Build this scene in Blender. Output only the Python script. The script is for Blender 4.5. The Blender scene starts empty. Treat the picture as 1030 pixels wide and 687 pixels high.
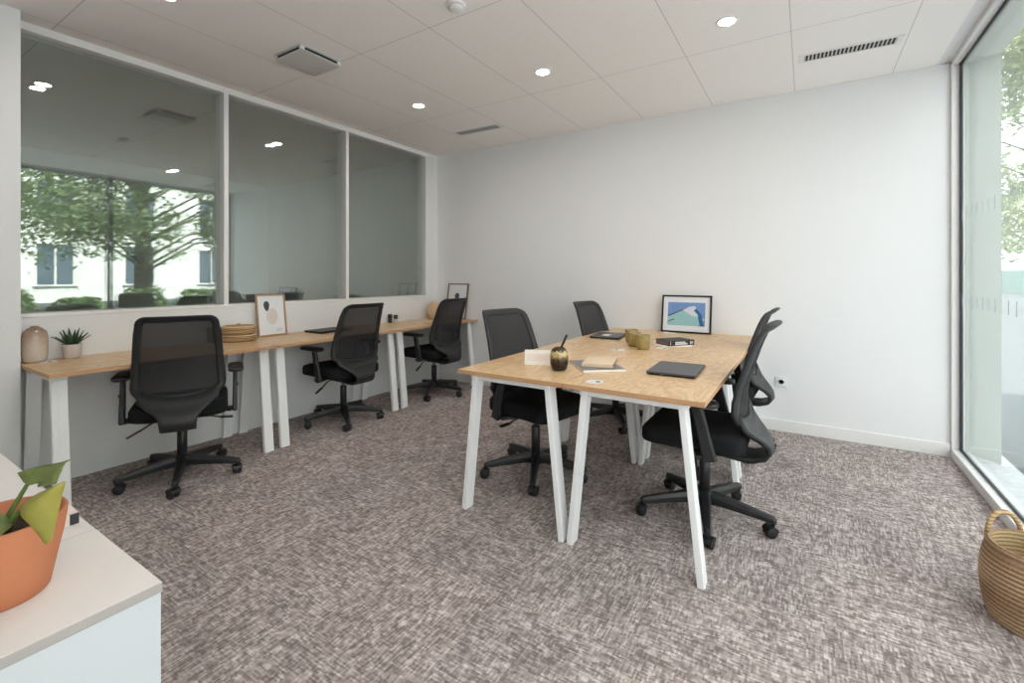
import bpy, bmesh, math, random
from mathutils import Vector, Matrix
PI = math.pi
sc = bpy.context.scene
COL = sc.collection
H_CAM = 1.24
CEIL = 2.715
XL, XR, YB, YF = -3.817, 0.840, 4.318, -1.40      # partition face, window frame face, back wall, rear wall

SKY, SUN, EXPO = 3.15, 11.0, 0.46
# ------------------------------------------------------------------ materials
def lin(c):
    c = c / 255.0
    return c / 12.92 if c <= 0.04045 else ((c + 0.055) / 1.0690) ** 2.4
def rgb(r, g, b): return (lin(r), lin(g), lin(b), 1.0)

class NT:
    def __init__(s, name):
        s.m = bpy.data.materials.new(name); s.m.use_nodes = True
        s.t = s.m.node_tree; s.n = s.t.nodes; s.l = s.t.links
        s.n.clear(); s.out = s.n.new('ShaderNodeOutputMaterial')
    def node(s, typ, **kw):
        nd = s.n.new(typ)
        for k, v in kw.items(): setattr(nd, k, v)
        return nd
    def set(s, sock, v):
        if hasattr(v, 'is_output') or isinstance(v, bpy.types.NodeSocket): s.l.new(v, sock)
        else: sock.default_value = v
    def math(s, op, a, b=0.0, c=None):
        nd = s.node('ShaderNodeMath', operation=op)
        s.set(nd.inputs[0], a); s.set(nd.inputs[1], b)
        if c is not None: s.set(nd.inputs[2], c)
        return nd.outputs[0]
    def mix(s, f, a, b, mode='MIX'):
        nd = s.node('ShaderNodeMix', data_type='RGBA', blend_type=mode)
        s.set(nd.inputs[0], f); s.set(nd.inputs[6], a); s.set(nd.inputs[7], b)
        return nd.outputs[2]
    def ramp(s, f, stops):
        nd = s.node('ShaderNodeValToRGB'); e = nd.color_ramp.elements
        while len(e) < len(stops): e.new(0.5)
        for el, (p, c) in zip(e, stops): el.position = p; el.color = c
        s.set(nd.inputs[0], f); return nd.outputs[0]
    def coord(s, kind='Object', scale=(1, 1, 1), loc=(0, 0, 0), rot=(0, 0, 0)):
        tc = s.node('ShaderNodeTexCoord'); mp = s.node('ShaderNodeMapping')
        mp.inputs['Scale'].default_value = scale; mp.inputs['Location'].default_value = loc
        mp.inputs['Rotation'].default_value = rot
        s.l.new(tc.outputs[kind], mp.inputs[0]); return mp.outputs[0]
    def noise(s, vec, scale=5, detail=2, rough=0.5, dist=0.0):
        nd = s.node('ShaderNodeTexNoise')
        s.l.new(vec, nd.inputs['Vector']); nd.inputs['Scale'].default_value = scale
        nd.inputs['Detail'].default_value = detail; nd.inputs['Roughness'].default_value = rough
        nd.inputs['Distortion'].default_value = dist
        return nd.outputs['Fac']
    def bump(s, h, strength=0.3, dist=0.01):
        nd = s.node('ShaderNodeBump'); nd.inputs['Strength'].default_value = strength
        nd.inputs['Distance'].default_value = dist; s.set(nd.inputs['Height'], h); return nd.outputs[0]
    def principled(s, color, rough=0.5, metal=0.0, spec=0.5, normal=None, **kw):
        p = s.node('ShaderNodeBsdfPrincipled')
        s.set(p.inputs['Base Color'], color); s.set(p.inputs['Roughness'], rough)
        p.inputs['Metallic'].default_value = metal; p.inputs['Specular IOR Level'].default_value = spec
        if normal is not None: s.l.new(normal, p.inputs['Normal'])
        for k, v in kw.items(): s.set(p.inputs[k], v)
        s.l.new(p.outputs[0], s.out.inputs[0]); return p

def plain(name, col, rough=0.5, metal=0.0, spec=0.5, vary=0.03, scale=14, bump=0.0, bscale=200):
    t = NT(name); v = t.coord()
    n = t.noise(v, scale, 3)
    dark = tuple(c * (1 - vary) for c in col[:3]) + (1,); lite = tuple(min(1, c * (1 + vary)) for c in col[:3]) + (1,)
    nm = t.bump(t.noise(v, bscale, 2), bump, 0.002) if bump else None
    t.principled(t.mix(n, dark, lite), rough, metal, spec, nm); return t.m

def glass_sheet(name, r0, tint, rough=0.0):
    t = NT(name)
    g = t.node('ShaderNodeNewGeometry')
    dp = t.node('ShaderNodeVectorMath', operation='DOT_PRODUCT')
    t.l.new(g.outputs['Incoming'], dp.inputs[0]); t.l.new(g.outputs['Normal'], dp.inputs[1])
    c = t.math('ABSOLUTE', dp.outputs['Value'])
    p = t.math('POWER', t.math('SUBTRACT', 1.0, c), 5.0)
    f = t.math('ADD', t.math('MULTIPLY', p, 1 - r0), r0)
    tr = t.node('ShaderNodeBsdfTransparent'); tr.inputs[0].default_value = tint
    gl = t.node('ShaderNodeBsdfGlossy'); gl.inputs['Roughness'].default_value = rough
    gl.inputs['Color'].default_value = (0.93, 1.0, 0.98, 1)
    mx = t.node('ShaderNodeMixShader')
    t.l.new(f, mx.inputs[0]); t.l.new(tr.outputs[0], mx.inputs[1]); t.l.new(gl.outputs[0], mx.inputs[2])
    t.l.new(mx.outputs[0], t.out.inputs[0]); return t.m

def emitter(name, col, strength):
    t = NT(name); e = t.node('ShaderNodeEmission')
    e.inputs[0].default_value = col; e.inputs[1].default_value = strength
    t.l.new(e.outputs[0], t.out.inputs[0]); return t.m

def m_carpet():
    t = NT('carpet_weave')
    tc = t.node('ShaderNodeTexCoord'); P = tc.outputs['Object']
    sp = t.node('ShaderNodeSeparateXYZ'); t.l.new(P, sp.inputs[0]); X, Y = sp.outputs[0], sp.outputs[1]
    # 0.5 m tiles, neighbours turned a quarter
    tx = t.math('FLOOR', t.math('MULTIPLY', X, 2.0)); ty = t.math('FLOOR', t.math('MULTIPLY', Y, 2.0))
    odd = t.math('ABSOLUTE', t.math('MODULO', t.math('ADD', tx, ty), 2.0))
    def wn(a, b):
        c = t.node('ShaderNodeCombineXYZ'); t.set(c.inputs[0], a); t.set(c.inputs[1], b)
        w = t.node('ShaderNodeTexWhiteNoise', noise_dimensions='2D'); t.l.new(c.outputs[0], w.inputs['Vector']); return w.outputs['Value']
    def threads(u, v, width, length, seed):
        row = t.math('FLOOR', t.math('DIVIDE', v, width))
        off = wn(row, seed)
        cell = t.math('FLOOR', t.math('ADD', t.math('DIVIDE', u, length), t.math('MULTIPLY', off, 7.0)))
        return wn(t.math('ADD', cell, seed * 1.7), row)
    def lerp(f, a, b): return t.math('ADD', t.math('MULTIPLY', a, t.math('SUBTRACT', 1.0, f)), t.math('MULTIPLY', b, f))
    along = lerp(odd, threads(X, Y, 0.0062, 0.036, 3.0), threads(Y, X, 0.0062, 0.036, 5.0))
    across = lerp(odd, threads(Y, X, 0.0070, 0.022, 9.0), threads(X, Y, 0.0070, 0.022, 13.0))
    cl = t.noise(P, 5.5, 4, 0.65); c2 = t.noise(P, 34, 3, 0.6)
    fine = t.noise(P, 400, 2, 0.7)
    v = t.math('ADD', t.math('MULTIPLY', along, 0.30), t.math('MULTIPLY', across, 0.22))
    v = t.math('ADD', v, t.math('MULTIPLY', t.math('SUBTRACT', cl, 0.5), 0.34))
    v = t.math('ADD', v, t.math('MULTIPLY', t.math('SUBTRACT', c2, 0.5), 0.50))
    v = t.math('ADD', v, t.math('MULTIPLY', t.math('SUBTRACT', fine, 0.5), 0.20))
    col = t.ramp(v, [(0.06, rgb(122, 111, 108)), (0.22, rgb(153, 141, 137)), (0.36, rgb(179, 167, 162)), (0.54, rgb(218, 208, 203))])
    tint = t.mix(wn(tx, ty), (0.95, 0.95, 0.96, 1), (1.04, 1.03, 1.02, 1))
    col = t.mix(1.0, col, tint, 'MULTIPLY')
    t.principled(col, 0.97, 0, 0.12, t.bump(t.math('ADD', v, fine), 0.4, 0.003))
    return t.m

def m_ceiling():
    t = NT('ceiling_tiles'); tc = t.node('ShaderNodeTexCoord'); sp = t.node('ShaderNodeSeparateXYZ')
    t.l.new(tc.outputs['Object'], sp.inputs[0])
    def seam(v, off, step, w):
        f = t.math('FRACT', t.math('ADD', t.math('DIVIDE', t.math('SUBTRACT', v, off), step), 100.5))
        d = t.math('MULTIPLY', t.math('ABSOLUTE', t.math('SUBTRACT', f, 0.5)), step)
        return t.math('LESS_THAN', d, w)
    s = t.math('MAXIMUM', seam(sp.outputs[0], 0.527, 0.603, 0.0022), seam(sp.outputs[1], 2.06, 1.19, 0.0022))
    n = t.noise(tc.outputs['Object'], 260, 2)
    base = t.mix(n, rgb(243, 239, 236), rgb(248, 245, 242))
    col = t.mix(s, base, rgb(200, 195, 191))
    t.principled(col, 0.9, 0, 0.2, t.bump(t.math('SUBTRACT', n, t.math('MULTIPLY', s, 3.0)), 0.15, 0.003)); return t.m

def m_ply(name, c1, c2, c3, scale=1.0):
    t = NT(name)
    tc = t.node('ShaderNodeTexCoord'); oi = t.node('ShaderNodeObjectInfo')
    off = t.node('ShaderNodeVectorMath', operation='ADD'); k = t.node('ShaderNodeVectorMath', operation='SCALE')
    cx = t.node('ShaderNodeCombineXYZ'); t.l.new(oi.outputs['Random'], cx.inputs[0]); t.l.new(oi.outputs['Random'], cx.inputs[1])
    t.l.new(cx.outputs[0], k.inputs[0]); k.inputs['Scale'].default_value = 13.0
    t.l.new(tc.outputs['Object'], off.inputs[0]); t.l.new(k.outputs[0], off.inputs[1])
    mp = t.node('ShaderNodeMapping'); mp.inputs['Scale'].default_value = (scale * 1.5, scale * 0.5, 1); t.l.new(off.outputs[0], mp.inputs[0])
    big = t.noise(mp.outputs[0], 4.4, 3, 0.55, 0.8)
    rings = t.math('FRACT', t.math('MULTIPLY', big, 10.0))
    tri = t.math('ABSOLUTE', t.math('SUBTRACT', t.math('MULTIPLY', rings, 2.0), 1.0))
    fm = t.node('ShaderNodeMapping'); fm.inputs['Scale'].default_value = (90, 6, 60); t.l.new(off.outputs[0], fm.inputs[0])
    fine = t.noise(fm.outputs[0], 1.6, 3, 0.6)
    v = t.math('ADD', t.math('MULTIPLY', tri, 0.55), t.math('MULTIPLY', fine, 0.45))
    col = t.ramp(v, [(0.18, c3), (0.5, c2), (0.85, c1)])
    t.principled(col, 0.34, 0, 0.5, t.bump(fine, 0.04, 0.002)); return t.m

def m_mesh_fabric():
    t = NT('chair_mesh'); v = t.coord('Object')
    tr = t.node('ShaderNodeBsdfTransparent'); df = t.node('ShaderNodeBsdfPrincipled')
    df.inputs['Base Color'].default_value = rgb(30, 30, 33); df.inputs['Roughness'].default_value = 0.7
    mx = t.node('ShaderNodeMixShader'); 
    n = t.noise(v, 60, 2)
    t.l.new(t.math('ADD', t.math('MULTIPLY', n, 0.10), 0.68), mx.inputs[0])
    t.l.new(tr.outputs[0], mx.inputs[1]); t.l.new(df.outputs[0], mx.inputs[2]); t.l.new(mx.outputs[0], t.out.inputs[0]); return t.m

def m_woven(name, c1, c2, c3, rows=70.0):
    t = NT(name); tc = t.node('ShaderNodeTexCoord'); sp = t.node('ShaderNodeSeparateXYZ'); t.l.new(tc.outputs['Object'], sp.inputs[0])
    ang = t.math('ARCTAN2', sp.outputs[1], sp.outputs[0])
    row = t.math('MULTIPLY', sp.outputs[2], rows)
    ab = t.math('ABSOLUTE', t.math('SINE', t.math('MULTIPLY', row, PI)))
    cmb = t.node('ShaderNodeCombineXYZ'); t.l.new(t.math('MULTIPLY', ang, 14.0), cmb.inputs[0]); t.l.new(t.math('MULTIPLY', row, 0.9), cmb.inputs[2])
    n = t.noise(cmb.outputs[0], 1.6, 3, 0.6)
    v = t.math('ADD', t.math('MULTIPLY', ab, 0.5), t.math('MULTIPLY', n, 0.5))
    t.principled(t.ramp(v, [(0.2, c3), (0.5, c2), (0.8, c1)]), 0.75, 0, 0.25, t.bump(v, 0.7, 0.004)); return t.m

def m_glaze(name, z_hi, z_lo, stops):
    t = NT(name); tc = t.node('ShaderNodeTexCoord'); sp = t.node('ShaderNodeSeparateXYZ'); t.l.new(tc.outputs['Object'], sp.inputs[0])
    n = t.noise(tc.outputs['Object'], 55, 3)
    z = t.math('ADD', sp.outputs[2], t.math('MULTIPLY', t.math('SUBTRACT', n, 0.5), 0.05))
    f = t.math('DIVIDE', t.math('SUBTRACT', z, z_lo), z_hi - z_lo)
    t.principled(t.ramp(f, stops), 0.18, 0, 0.6); return t.m

def m_leaf(name, c1, c2, trans=0.35, scale=18):
    t = NT(name); v = t.coord()
    col = t.mix(t.noise(v, scale, 3), c1, c2)
    d = t.node('ShaderNodeBsdfPrincipled'); t.l.new(col, d.inputs['Base Color']); d.inputs['Roughness'].default_value = 0.45
    tl = t.node('ShaderNodeBsdfTranslucent'); t.l.new(col, tl.inputs[0])
    mx = t.node('ShaderNodeMixShader'); mx.inputs[0].default_value = trans
    t.l.new(d.outputs[0], mx.inputs[1]); t.l.new(tl.outputs[0], mx.inputs[2]); t.l.new(mx.outputs[0], t.out.inputs[0]); return t.m

M = {}
M['wall'] = plain('white_paint', rgb(229, 229, 229), 0.75, spec=0.3, vary=0.012, scale=3, bump=0.03, bscale=400)
M['trimwhite'] = plain('white_lacquer', rgb(232, 231, 229), 0.38, vary=0.01)
M['legwhite'] = plain('white_powder_coat', rgb(236, 236, 236), 0.35, vary=0.01)
M['carpet'] = m_carpet(); M['ceiling'] = m_ceiling()
M['ply'] = m_ply('birch_plywood', rgb(226, 196, 156), rgb(216, 181, 138), rgb(200, 160, 114))
M['plyedge'] = plain('plywood_edge', rgb(190, 146, 106), 0.5, vary=0.12, scale=60)
M['plastic'] = plain('black_nylon', rgb(30, 30, 32), 0.42, vary=0.08, bump=0.15, bscale=900)
M['plastic2'] = plain('charcoal_plastic', rgb(36, 36, 38), 0.5, vary=0.08, bump=0.15, bscale=900)
M['fabric'] = plain('black_seat_fabric', rgb(27, 27, 29), 0.9, spec=0.2, vary=0.25, scale=300, bump=0.5, bscale=700)
M['mesh'] = m_mesh_fabric()
M['steel'] = plain('brushed_steel', rgb(150, 150, 152), 0.3, metal=1.0)
M['blackmetal'] = plain('black_paint_metal', rgb(22, 22, 24), 0.35)
M['laptop'] = plain('dark_grey_aluminium', rgb(84, 85, 90), 0.42, metal=0.3, vary=0.04)
M['laptopdark'] = plain('black_laptop_base', rgb(30, 30, 33), 0.45)
M['paper'] = plain('white_paper', rgb(236, 232, 226), 0.8, vary=0.01)
M['warmpaper'] = plain('warm_white_print', rgb(236, 220, 210), 0.8, vary=0.01)
M['cream'] = plain('cream_cover', rgb(226, 201, 172), 0.6, vary=0.03)
M['kraft'] = plain('brown_cover', rgb(150, 122, 100), 0.65, vary=0.06)
M['greycover'] = plain('grey_magazine_cover', rgb(120, 116, 116), 0.4, vary=0.15, scale=25)
M['inkblack'] = plain('black_book_cloth', rgb(44, 44, 48), 0.5)
M['inkwhite'] = plain('white_ink', rgb(228, 228, 228), 0.6)
M['brownpages'] = plain('tinted_pages', rgb(120, 104, 98), 0.8, vary=0.12, scale=120)
M['terracotta'] = plain('terracotta', rgb(188, 120, 86), 0.75, spec=0.25, vary=0.09, scale=9)
M['soil'] = plain('potting_soil', rgb(52, 36, 28), 0.95, vary=0.5, scale=120, bump=1.0, bscale=150)
M['laminate'] = plain('grey_white_laminate', rgb(226, 220, 215), 0.45, vary=0.01)
M['laminateedge'] = plain('grey_edge_band', rgb(166, 160, 154), 0.5, vary=0.02)
M['cabwhite'] = plain('white_cabinet_panel', rgb(196, 199, 202), 0.4, vary=0.01)
M['basket'] = m_woven('seagrass_basket', rgb(206, 176, 146), rgb(166, 132, 102), rgb(104, 78, 58), 62)
M['basketin'] = m_woven('seagrass_inside', rgb(216, 194, 156), rgb(194, 168, 126), rgb(136, 108, 76), 62)
M['wicker'] = m_woven('woven_straw', rgb(212, 182, 140), rgb(186, 154, 112), rgb(126, 98, 66), 75)
M['vase'] = m_glaze('beige_vase_glaze', 0.19, 0.0, [(0.0, rgb(214, 202, 190)), (0.45, rgb(200, 184, 168)), (0.75, rgb(180, 156, 138)), (1.0, rgb(148, 124, 104))])
M['clay'] = plain('pale_stone_pot', rgb(204, 195, 188), 0.7, vary=0.06, scale=40)
M['tanvase'] = plain('tan_vase', rgb(214, 182, 146), 0.6, vary=0.05)
M['mate'] = m_glaze('drip_glaze', 0.125, 0.0, [(0.0, rgb(34, 24, 18)), (0.42, rgb(44, 30, 20)), (0.60, rgb(128, 104, 58)), (0.70, rgb(196, 178, 126)), (0.79, rgb(186, 166, 112)), (0.84, rgb(62, 42, 30)), (1.0, rgb(54, 38, 28))])
M['mug'] = plain('olive_mug_glaze', rgb(158, 140, 88), 0.25, vary=0.35, scale=30)
M['greencup'] = plain('sage_green_cup', rgb(132, 142, 112), 0.35, vary=0.1)
M['aloe'] = m_leaf('aloe_green', rgb(38, 62, 40), rgb(62, 92, 56), 0.08)
M['pothos'] = m_leaf('leaf_green', rgb(98, 116, 60), rgb(142, 148, 86), 0.3, 30)
M['pothosyellow'] = m_leaf('leaf_yellow_green', rgb(204, 182, 92), rgb(140, 150, 66), 0.3, 34)
M['stem'] = plain('green_stem', rgb(98, 122, 60), 0.5)
M['oak'] = plain('oak_frame', rgb(176, 142, 108), 0.5, vary=0.12, scale=40)
M['walnut'] = plain('brown_frame', rgb(124, 100, 80), 0.5, vary=0.12, scale=40)
M['matt'] = plain('picture_mount', rgb(226, 228, 232), 0.7, vary=0.005)
M['artdark'] = plain('print_charcoal', rgb(62, 62, 68), 0.7, vary=0.15, scale=50)
M['artbeige'] = plain('print_beige', rgb(216, 207, 200), 0.7, vary=0.06, scale=30)
M['artgrey'] = plain('print_grey', rgb(210, 212, 221), 0.7, vary=0.05, scale=30)
M['photosky'] = plain('print_blue_sky', rgb(112, 144, 196), 0.6, vary=0.12, scale=20)
M['photoroof'] = plain('print_pale_teal', rgb(150, 194, 198), 0.6, vary=0.08, scale=20)
M['photoblue'] = plain('print_deep_blue', rgb(40, 98, 150), 0.6, vary=0.2, scale=40)
M['photowhite'] = plain('print_white', rgb(208, 212, 222), 0.6, vary=0.08, scale=40)
M['photodark'] = plain('print_dark_line', rgb(70, 74, 90), 0.6)
M['dark'] = plain('vent_shadow_black', rgb(40, 40, 40), 0.8)
M['ventgrey'] = plain('vent_grey', rgb(196, 195, 192), 0.5)
M['lamp'] = emitter('downlight_glow', (1.0, 0.955, 0.915, 1), 215.0)
M['glasswin'] = glass_sheet('window_glass', 0.035, (0.96, 0.985, 0.975, 1))
M['glasspart'] = glass_sheet('partition_glass', 0.120, (0.955, 0.965, 0.955, 1))
M['gasket'] = plain('black_gasket', rgb(34, 36, 42), 0.5)
M['frost'] = plain('frosted_marking', rgb(196, 204, 206), 0.8)
M['concrete'] = plain('pale_concrete', rgb(196, 198, 192), 0.85, vary=0.10, scale=4, bump=0.2, bscale=60)
M['sillstone'] = plain('sill_concrete', rgb(206, 208, 212), 0.8, vary=0.10, scale=9)
M['asphalt'] = plain('grey_paving', rgb(82, 84, 89), 0.9, vary=0.12, scale=3, bump=0.2, bscale=90)
M['facade'] = plain('white_render', rgb(236, 236, 234), 0.8, vary=0.03, scale=2)
M['winblue'] = plain('blue_window_glass', rgb(92, 106, 120), 0.1, vary=0.2, scale=1)
M['bark'] = plain('grey_bark', rgb(92, 84, 74), 0.9, vary=0.3, scale=12, bump=0.6, bscale=40)
M['leafA'] = m_leaf('tree_leaf', rgb(104, 122, 88), rgb(150, 164, 124), 0.4, 2)
M['leafB'] = m_leaf('pale_tree_leaf', rgb(120, 134, 96), rgb(158, 166, 120), 0.4, 2)
M['hedge'] = m_leaf('hedge_leaf', rgb(92, 116, 78), rgb(132, 150, 104), 0.3, 5)
M['railing'] = plain('grey_green_railing', rgb(92, 118, 112), 0.5)
M['railnet'] = plain('turquoise_court_panel', rgb(128, 150, 146), 0.6)
M['jar'] = plain('dark_label_jar', rgb(196, 190, 184), 0.25)
M['outlet'] = plain('white_socket_plastic', rgb(226, 228, 230), 0.35)

# ------------------------------------------------------------------ mesh builder
class MB:
    def __init__(s): s.bm = bmesh.new(); s.mi = 0
    def _take(s, geom_faces, smooth):
        for f in geom_faces: f.material_index = s.mi; f.smooth = smooth
    def mat(s, i): s.mi = i; return s
    def box(s, x0, y0, z0, x1, y1, z1, bevel=0.0, seg=2, mtx=None, smooth=False):
        t = bmesh.new(); bmesh.ops.create_cube(t, size=1.0)
        bmesh.ops.scale(t, vec=(x1 - x0, y1 - y0, z1 - z0), verts=t.verts)
        bmesh.ops.translate(t, vec=((x0 + x1) / 2, (y0 + y1) / 2, (z0 + z1) / 2), verts=t.verts)
        if bevel: bmesh.ops.bevel(t, geom=t.edges[:], offset=bevel, segments=seg, profile=0.5, affect='EDGES')
        return s.join(t, mtx, smooth)
    def join(s, t, mtx=None, smooth=False):
        if mtx is not None: bmesh.ops.transform(t, matrix=mtx, verts=t.verts)
        for f in t.faces: f.material_index = s.mi; f.smooth = smooth
        me = bpy.data.meshes.new('tmp'); t.to_mesh(me); t.free()
        s.bm.from_mesh(me); bpy.data.meshes.remove(me); return s
    def loft(s, rings, cap=True, closed=True, smooth=True):
        bm = s.bm; vr = [[bm.verts.new(p) for p in r] for r in rings]; n = len(vr[0]); fs = []
        for a, b in zip(vr, vr[1:]):
            for i in range(n if closed else n - 1):
                j = (i + 1) % n
                fs.append(bm.faces.new((a[i], a[j], b[j], b[i])))
        if cap:
            fs.append(bm.faces.new(list(reversed(vr[0])))); fs.append(bm.faces.new(vr[-1]))
        s._take(fs, smooth); return s
    def lathe(s, prof, n=32, mtx=None, smooth=True, cap=True):
        t = MB(); t.mi = s.mi
        rings = [[(max(r, 1e-4) * math.cos(2 * PI * i / n), max(r, 1e-4) * math.sin(2 * PI * i / n), z) for i in range(n)] for r, z in prof]
        t.loft(rings, cap=cap, smooth=smooth)
        return s.join2(t, mtx)
    def join2(s, o, mtx=None):
        if mtx is not None: bmesh.ops.transform(o.bm, matrix=mtx, verts=o.bm.verts)
        me = bpy.data.meshes.new('tmp'); o.bm.to_mesh(me); o.bm.free(); s.bm.from_mesh(me); bpy.data.meshes.remove(me); return s
    def tube(s, pts, rad, n=10, flat=1.0, smooth=True, up=(0, 0, 1)):
        pts = [Vector(p) for p in pts]; rings = []
        rad = rad if isinstance(rad, (list, tuple)) else [rad] * len(pts)
        prev = None
        for i, p in enumerate(pts):
            d = (pts[min(i + 1, len(pts) - 1)] - pts[max(i - 1, 0)]).normalized()
            if prev is None:
                ref = Vector(up)
                if abs(d.dot(ref)) > 0.95: ref = Vector((1, 0, 0))
                a = (ref - d * ref.dot(d)).normalized()
            else: a = (prev - d * prev.dot(d)).normalized()
            prev = a; b = d.cross(a)
            rings.append([p + (a * math.cos(2 * PI * k / n) * flat + b * math.sin(2 * PI * k / n)) * rad[i] for k in range(n)])
        return s.loft(rings, smooth=smooth)
    def bar(s, p0, p1, w, h, side=(0, 1, 0), bevel=0.0, w1=None, h1=None):
        """tapered rectangular bar from p0 to p1; w along `side`, h across"""
        p0, p1 = Vector(p0), Vector(p1); d = (p1 - p0).normalized()
        a = Vector(side); a = (a - d * a.dot(d)).normalized(); b = d.cross(a)
        w1 = w if w1 is None else w1; h1 = h if h1 is None else h1
        t = bmesh.new(); q = []
        for p, ww, hh in ((p0, w, h), (p1, w1, h1)):
            q.append([t.verts.new(p + a * sx * ww / 2 + b * sy * hh / 2) for sx, sy in ((-1, -1), (1, -1), (1, 1), (-1, 1))])
        for i in range(4):
            j = (i + 1) % 4; t.faces.new((q[0][i], q[0][j], q[1][j], q[1][i]))
        t.faces.new(list(reversed(q[0]))); t.faces.new(q[1])
        bmesh.ops.recalc_face_normals(t, faces=t.faces[:])
        if bevel: bmesh.ops.bevel(t, geom=t.edges[:], offset=bevel, segments=2, profile=0.5, affect='EDGES')
        return s.join(t)
    def sheet(s, grid, th, smooth=True):
        """thick sheet from a grid of points (rows x cols)"""
        R, C = len(grid), len(grid[0]); g = [[Vector(p) for p in r] for r in grid]; bm = s.bm
        def nrm(i, j):
            u = g[min(i + 1, R - 1)][j] - g[max(i - 1, 0)][j]; v = g[i][min(j + 1, C - 1)] - g[i][max(j - 1, 0)]
            n = u.cross(v); return n.normalized() if n.length > 1e-9 else Vector((0, 0, 1))
        N = [[nrm(i, j) for j in range(C)] for i in range(R)]
        A = [[bm.verts.new(g[i][j] + N[i][j] * th / 2) for j in range(C)] for i in range(R)]
        B = [[bm.verts.new(g[i][j] - N[i][j] * th / 2) for j in range(C)] for i in range(R)]
        fs = []
        for i in range(R - 1):
            for j in range(C - 1):
                fs.append(bm.faces.new((A[i][j], A[i + 1][j], A[i + 1][j + 1], A[i][j + 1])))
                fs.append(bm.faces.new((B[i][j], B[i][j + 1], B[i + 1][j + 1], B[i + 1][j])))
        for i in range(R - 1):
            fs.append(bm.faces.new((A[i][0], B[i][0], B[i + 1][0], A[i + 1][0])))
            fs.append(bm.faces.new((A[i][-1], A[i + 1][-1], B[i + 1][-1], B[i][-1])))
        for j in range(C - 1):
            fs.append(bm.faces.new((A[0][j], A[0][j + 1], B[0][j + 1], B[0][j])))
            fs.append(bm.faces.new((A[-1][j], B[-1][j], B[-1][j + 1], A[-1][j + 1])))
        s._take(fs, smooth); return s
    def prism(s, pts, z0, z1, mtx=None, smooth=False):
        t = MB(); t.mi = s.mi
        t.loft([[(x, y, z0) for x, y in pts], [(x, y, z1) for x, y in pts]], smooth=smooth); return s.join2(t, mtx)
    def build(s, name, mats, parent=None, loc=None, sharp=None):
        bmesh.ops.recalc_face_normals(s.bm, faces=s.bm.faces[:])
        me = bpy.data.meshes.new(name); s.bm.to_mesh(me); s.bm.free()
        for m in (mats if isinstance(mats, (list, tuple)) else [mats]): me.materials.append(m)
        o = bpy.data.objects.new(name, me); COL.objects.link(o)
        if parent is not None: o.parent = parent
        if loc is not None: o.location = loc
        if sharp is not None:
            me.set_sharp_from_angle(angle=math.radians(sharp))
        return o

def rrect(hx, hy, r, n=5, cx=0, cy=0):
    pts = []
    for qx, qy, a0 in ((1, 1, 0), (-1, 1, 90), (-1, -1, 180), (1, -1, 270)):
        for k in range(n + 1):
            a = math.radians(a0 + 90 * k / n)
            pts.append((cx + qx * (hx - r) + r * math.cos(a), cy + qy * (hy - r) + r * math.sin(a)))
    return pts

def tag(o, label, cat, group=None):
    o['label'] = label; o['category'] = cat
    if group: o['group'] = group
    return o
def struct(o): o['kind'] = 'structure'; return o
def thing(name, label, cat, loc=(0, 0, 0), rz=0.0, group=None):
    o = bpy.data.objects.new(name, None); COL.objects.link(o)
    o.location = loc; o.rotation_euler = (0, 0, rz); o.empty_display_size = 0.1
    return tag(o, label, cat, group)
KIDS = {}
def dup(o, loc=None, rz=None, label=None, parent=None):
    c = o.copy(); COL.objects.link(c)
    if parent is not None: c.parent = parent
    if loc is not None: c.location = loc
    if rz is not None: c.rotation_euler = (0, 0, rz)
    if label: c['label'] = label
    for ch in list(o.children): dup(ch, parent=c)
    return c
def R(a): return math.radians(a)
def T(x=0, y=0, z=0, rz=0, rx=0, ry=0):
    return Matrix.Translation((x, y, z)) @ Matrix.Rotation(rz, 4, 'Z') @ Matrix.Rotation(ry, 4, 'Y') @ Matrix.Rotation(rx, 4, 'X')

# ------------------------------------------------------------------ room shell
XO = -7.48                                   # far wall of the neighbouring room
def shellbox(name, mat, *b, parent=None, bevel=0.0):
    return struct(MB().box(*b, bevel=bevel).build(name, mat, parent))
shellbox('floor', M['carpet'], XO - 0.1, YF - 0.1, -0.12, 0.915, YB + 0.1, 0.0)
shellbox('ceiling', M['ceiling'], XO - 0.1, YF - 0.1, CEIL, 0.768, YB + 0.1, CEIL + 0.18)
shellbox('trim_1', M['wall'], 0.768, YF - 0.1, CEIL + 0.004, 0.915, YB + 0.1, CEIL + 0.18)       # plaster margin by the window
shellbox('wall_back', M['wall'], XO - 0.1, YB, 0.0, 0.915, YB + 0.12, CEIL)
shellbox('wall_front', M['wall'], XO - 0.1, YF - 0.1, 0.0, 0.915, YF, CEIL)
shellbox('wall_far', M['wall'], XO - 0.1, YF, 0.0, XO, YB, CEIL)
b = MB(); b.box(XL - 0.15, 0.715, 0.0, XL, YB, 1.02); b.box(XL - 0.15, 4.131, 1.02, XL, YB, CEIL); b.box(XL - 0.15, YF, 0.0, XL + 0.146, 0.715, CEIL)
struct(b.build('wall_left', M['wall']))
b = MB(); b.box(XL, YB - 0.012, 0, XR, YB, 0.092, bevel=0.003)
struct(b.build('baseboard_back', M['trimwhite']))
b = MB(); b.box(XL + 0.146, YF, 0, XL + 0.158, 0.715, 0.092, bevel=0.003)
struct(b.build('baseboard_left', M['trimwhite']))

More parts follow.
